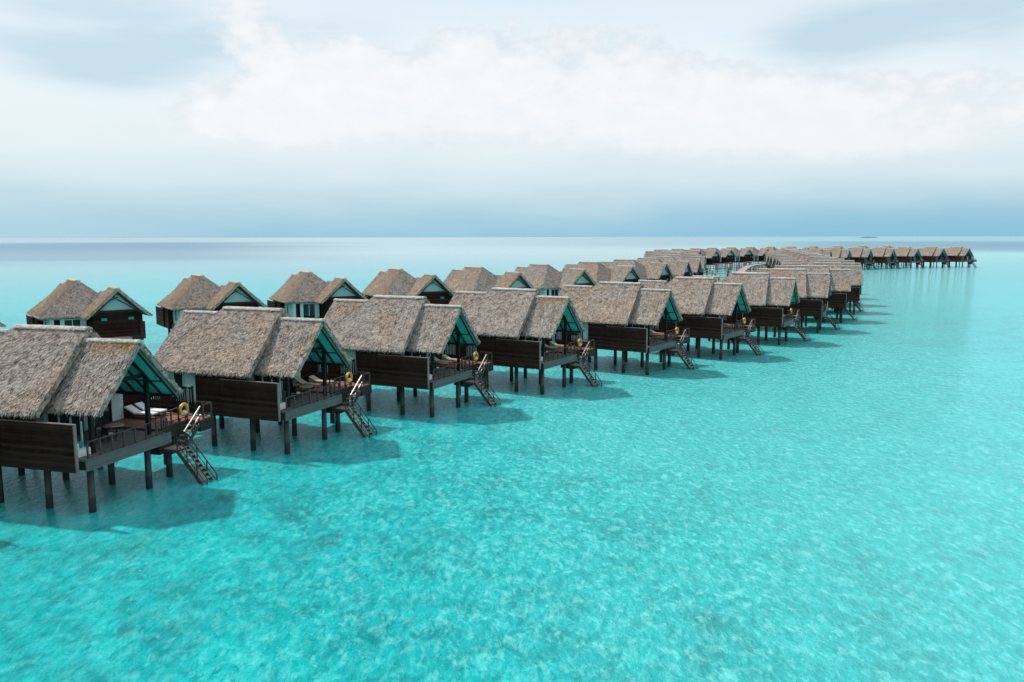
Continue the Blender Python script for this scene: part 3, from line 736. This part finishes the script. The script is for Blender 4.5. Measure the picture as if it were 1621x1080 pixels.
# ------------------------------------------------------------------ things standing on the decks
def place(root, p, rz=0):
    x, y, t = root.location.x, root.location.y, root.rotation_euler.z
    return (x+p[0]*math.cos(t)-p[1]*math.sin(t), y+p[0]*math.sin(t)+p[1]*math.cos(t), p[2]), t+R(rz)
def thing(name, label, cat, root, p, rz=0, group=None):
    o = link(name, None); o.location, z = place(root, p, rz); o.rotation_euler = (0, 0, z); tag(o, label, cat, group); return o
def copy_thing(src, label, root, p, rz=0):
    c = src.copy(); C.objects.link(c); c.location, z = place(root, p, rz); c.rotation_euler = (0, 0, z); c['label'] = label
    for ch in list(src.children): copy_part(ch, c)
    return c
# lifebuoys on the sun deck rail
lb = thing('lifebuoy', 'yellow lifebuoy on the sun deck rail of the nearest villa', 'lifebuoy', villasA[1], (-.93, 9.15, ZD+.86), 0, 'yellow lifebuoys hung on the deck rails')
link('ring', MB().torus((0, 0, 0), (1, 0, 0), .34, .10, 32, 12).mesh('ring', M['buoy'], True), lb)
bm_ = MB()
for a0 in (.6, 2.17, 3.74, 5.31): bm_.torus((0, 0, 0), (1, 0, 0), .34, .108, 4, 12, a0, a0+.3)
bm_.box(-.02, .02, -.12, .1, -.32, -.05)
link('strap', bm_.mesh('strap', M['buoyband']), lb)
for k in range(2, 9):
    copy_thing(lb, 'yellow lifebuoy on the deck rail of the %s front row villa' % ORD[k-1], villasA[k], (-.93, 9.15, ZD+.86))
# sun loungers
def lounger_parts(root, cushion=True):
    f = MB().box(-1.0, 1.0, -.33, .33, .22, .28)
    f.poly([(-1.0, -.33, .28), (-.35, -.33, .28), (-1.02, -.33, .62)], (0, .66, 0)) if not cushion else None
    for x in (-.85, .85):
        for y in (-.28, .28): f.box(x-.03, x+.03, y-.03, y+.03, 0, .22)
    f.bar((-.9, -.28, .25), (-1.02, -.28, .60), .04); f.bar((-.9, .28, .25), (-1.02, .28, .60), .04)
    link('frame', f.mesh('frame', M['tabletop' if not cushion else 'wicker']), root)
    if cushion:
        c = MB().poly([(1.0, -.34, .29), (1.0, -.34, .40), (-.30, -.34, .40), (-1.02, -.34, .80), (-1.08, -.34, .70), (-.35, -.34, .29)], (0, .68, 0))
        me = c.mesh('cushion', M['cushion']); o = link('cushion', me, root)
        bv = o.modifiers.new('soft', 'BEVEL'); bv.width = .035; bv.segments = 3
l1 = thing('sun_lounger', 'white cushioned sun lounger on the nearest deck, the closer of its pair', 'sun lounger', villasA[1], (-4.05, 9.0, ZD+.13), 3, 'sun loungers on the decks')
lounger_parts(l1)
copy_thing(l1, 'white cushioned sun lounger on the nearest deck, next to the slatted screen', villasA[1], (-4.1, 9.95, ZD+.13), 0)
l2 = thing('sun_lounger', 'bare wooden sun lounger beside the round table on the second villa deck', 'sun lounger', villasA[2], (-3.9, 7.9, ZD+.13), 0, 'sun loungers on the decks')
lounger_parts(l2, False)
copy_thing(l2, 'bare wooden sun lounger near the slatted screen of the second villa deck', villasA[2], (-3.6, 9.3, ZD+.13), 0)
for k in (3, 4, 5):
    copy_thing(l2, 'bare wooden sun lounger by the round table on the %s villa deck' % ORD[k-1], villasA[k], (-3.9, 8.0, ZD+.13), 0)
    copy_thing(l2, 'bare wooden sun lounger by the slatted screen of the %s villa deck' % ORD[k-1], villasA[k], (-3.5, 9.4, ZD+.13), 0)
# round tables with chairs
tb = thing('round_table', 'small round table beside the chair on the nearest villa deck', 'table', villasA[1], (-2.3, 4.7, ZD), 0, 'round tables on the decks')
link('table_top', MB().tube((0, 0, .72), (0, 0, .76), .52, .52, 28).mesh('table_top', M['tabletop']), tb)
for a0 in range(4):
    t = a0*math.pi/2+.5; link('leg', MB().bar((.4*math.cos(t), .4*math.sin(t), 0), (.36*math.cos(t), .36*math.sin(t), .72), .05).mesh('leg', M['rail']), tb)
ch = thing('deck_chair', 'dark armchair with pale seat beside the round table on the nearest deck', 'chair', villasA[1], (-1.9, 3.75, ZD), 80, 'armchairs at the round tables')
link('seat', MB().box(-.25, .25, -.25, .25, .40, .47).mesh('seat', M['cushion']), ch)
link('backrest', MB().box(-.29, -.24, -.26, .26, .45, .9).mesh('backrest', M['wicker']), ch)
link('armrest', MB().box(-.25, .25, -.31, -.26, .62, .66).mesh('armrest', M['wicker']), ch)
link('armrest', MB().box(-.25, .25, .26, .31, .62, .66).mesh('armrest', M['wicker']), ch)
for x in (-.25, .25):
    for y in (-.28, .28): link('leg', MB().box(x-.025, x+.025, y-.025, y+.025, 0, .62).mesh('leg', M['wicker']), ch)
copy_thing(ch, 'dark armchair with pale seat behind the round table, against the glass doors', villasA[1], (-3.4, 4.9, ZD), 0)
for k in range(2, 7):
    copy_thing(tb, 'round table on the open deck of the %s front row villa' % ORD[k-1], villasA[k], (-2.1, 5.2, ZD), k*11)
    copy_thing(ch, 'dark armchair at the round table on the %s front row villa deck' % ORD[k-1], villasA[k], (-2.3, 4.2, ZD), 85)
# daybed behind the privacy screen
db_ = thing('daybed', 'white daybed with teal pillow behind the nearest privacy screen', 'daybed', villasA[1], (-1.75, .75, ZD), 0, 'daybeds behind the privacy screens')
link('base', MB().box(-.95, .95, -.45, .45, 0, .38).mesh('base', M['cushion']), db_)
o = link('backrest', MB().box(-.97, .97, -.50, -.34, .38, .78).mesh('backrest', M['cushion']), db_); bv = o.modifiers.new('soft', 'BEVEL'); bv.width = .04; bv.segments = 3
o = link('pillow', MB().poly([(.1, .1, .42), (.7, .1, .42), (.72, .32, .5), (.08, .32, .5)], (0, -.15, .28)).mesh('pillow', M['teal']), db_); bv = o.modifiers.new('soft', 'BEVEL'); bv.width = .05; bv.segments = 3
for k in (2, 3, 4):
    copy_thing(db_, 'white daybed behind the privacy screen of the %s front row villa' % ORD[k-1], villasA[k], (-1.75, .75, ZD), 0)

# a small figure on the boardwalk, far away
sk = [((0, 0, .95), .13), ((0, 0, 1.2), .15), ((0, 0, 1.42), .13), ((0, 0, 1.52), .055), ((0, .01, 1.66), .10), ((0, 0, 1.75), .08),
      ((-.10, 0, .90), .09), ((-.11, .05, .50), .065), ((-.11, -.06, .08), .045), ((-.11, .08, .03), .04),
      ((.10, 0, .90), .09), ((.11, .12, .50), .065), ((.11, .16, .08), .045), ((.11, .30, .03), .04),
      ((-.19, 0, 1.40), .06), ((-.25, .02, 1.13), .045), ((-.24, .12, .90), .035), ((.19, 0, 1.40), .06), ((.25, -.04, 1.13), .045), ((.25, .02, .90), .035)]
ed_ = [(0, 1), (1, 2), (2, 3), (3, 4), (4, 5), (0, 6), (6, 7), (7, 8), (8, 9), (0, 10), (10, 11), (11, 12), (12, 13), (2, 14), (14, 15), (15, 16), (2, 17), (17, 18), (18, 19)]
pm = bpy.data.meshes.new('person'); pm.from_pydata([v for v, _ in sk], ed_, []); pm.materials.append(M['cloth'])
po = link('person', pm); jp = path[78]; po.location = (jp.x, jp.y, 3.12)
sm_ = po.modifiers.new('skin', 'SKIN'); po.modifiers.new('sub', 'SUBSURF').levels = 1
for v, (c, r_) in zip(pm.skin_vertices[0].data, sk): v.radius = (r_, r_)
pm.skin_vertices[0].data[0].use_root = True
tag(po, 'distant person in dark red clothes walking on the boardwalk', 'person')

# ------------------------------------------------------------------ water to the horizon, island
import bmesh
mb = MB(); rings = [0, 60, 200, 600, 2000, 8000, 30000, 70000]; n = 48
vs = [(0, 0, 0)]; fs = []
for r_ in rings[1:]:
    for i in range(n): t = 2*math.pi*i/n; vs.append((r_*math.cos(t), r_*math.sin(t), 0))
for i in range(n): fs.append((0, 1+i, 1+(i+1) % n))
for k in range(len(rings)-2):
    for i in range(n): fs.append((1+k*n+i, 1+(k+1)*n+i, 1+(k+1)*n+(i+1) % n, 1+k*n+(i+1) % n))
mb.add(vs, fs)
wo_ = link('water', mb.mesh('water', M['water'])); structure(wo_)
# low island on the horizon
mb = MB(); rr = random.Random(3); vs = []; nx = 40
for i in range(nx+1):
    t = i/nx; x = (t-.5)*190; h = 9.5*math.sin(math.pi*t)**.5*(.75+.35*rr.random())*(.3 if t < .12 else 1)
    vs += [(x, -20, 0), (x, -8, h), (x, 10, h*.95), (x, 25, 0)]
mb.add(vs, [(i*4+j, i*4+4+j, i*4+5+j, i*4+1+j) for i in range(nx) for j in range(3)]+[(0, 1, 2, 3), tuple(nx*4+j for j in (3, 2, 1, 0))])
isl = link('island', mb.mesh('island', M['bush'])); isl.location = (560/1300*8000, 8000, 0); structure(isl)
mb = MB().poly([(-150, -40, .2), (60, -42, .2), (70, -20, .2), (-140, -22, .2)], (0, 0, 1.2))
be = link('island_beach', mb.mesh('island_beach', M['sand'])); be.location = (560/1300*8000-30, 8000, 0); structure(be)
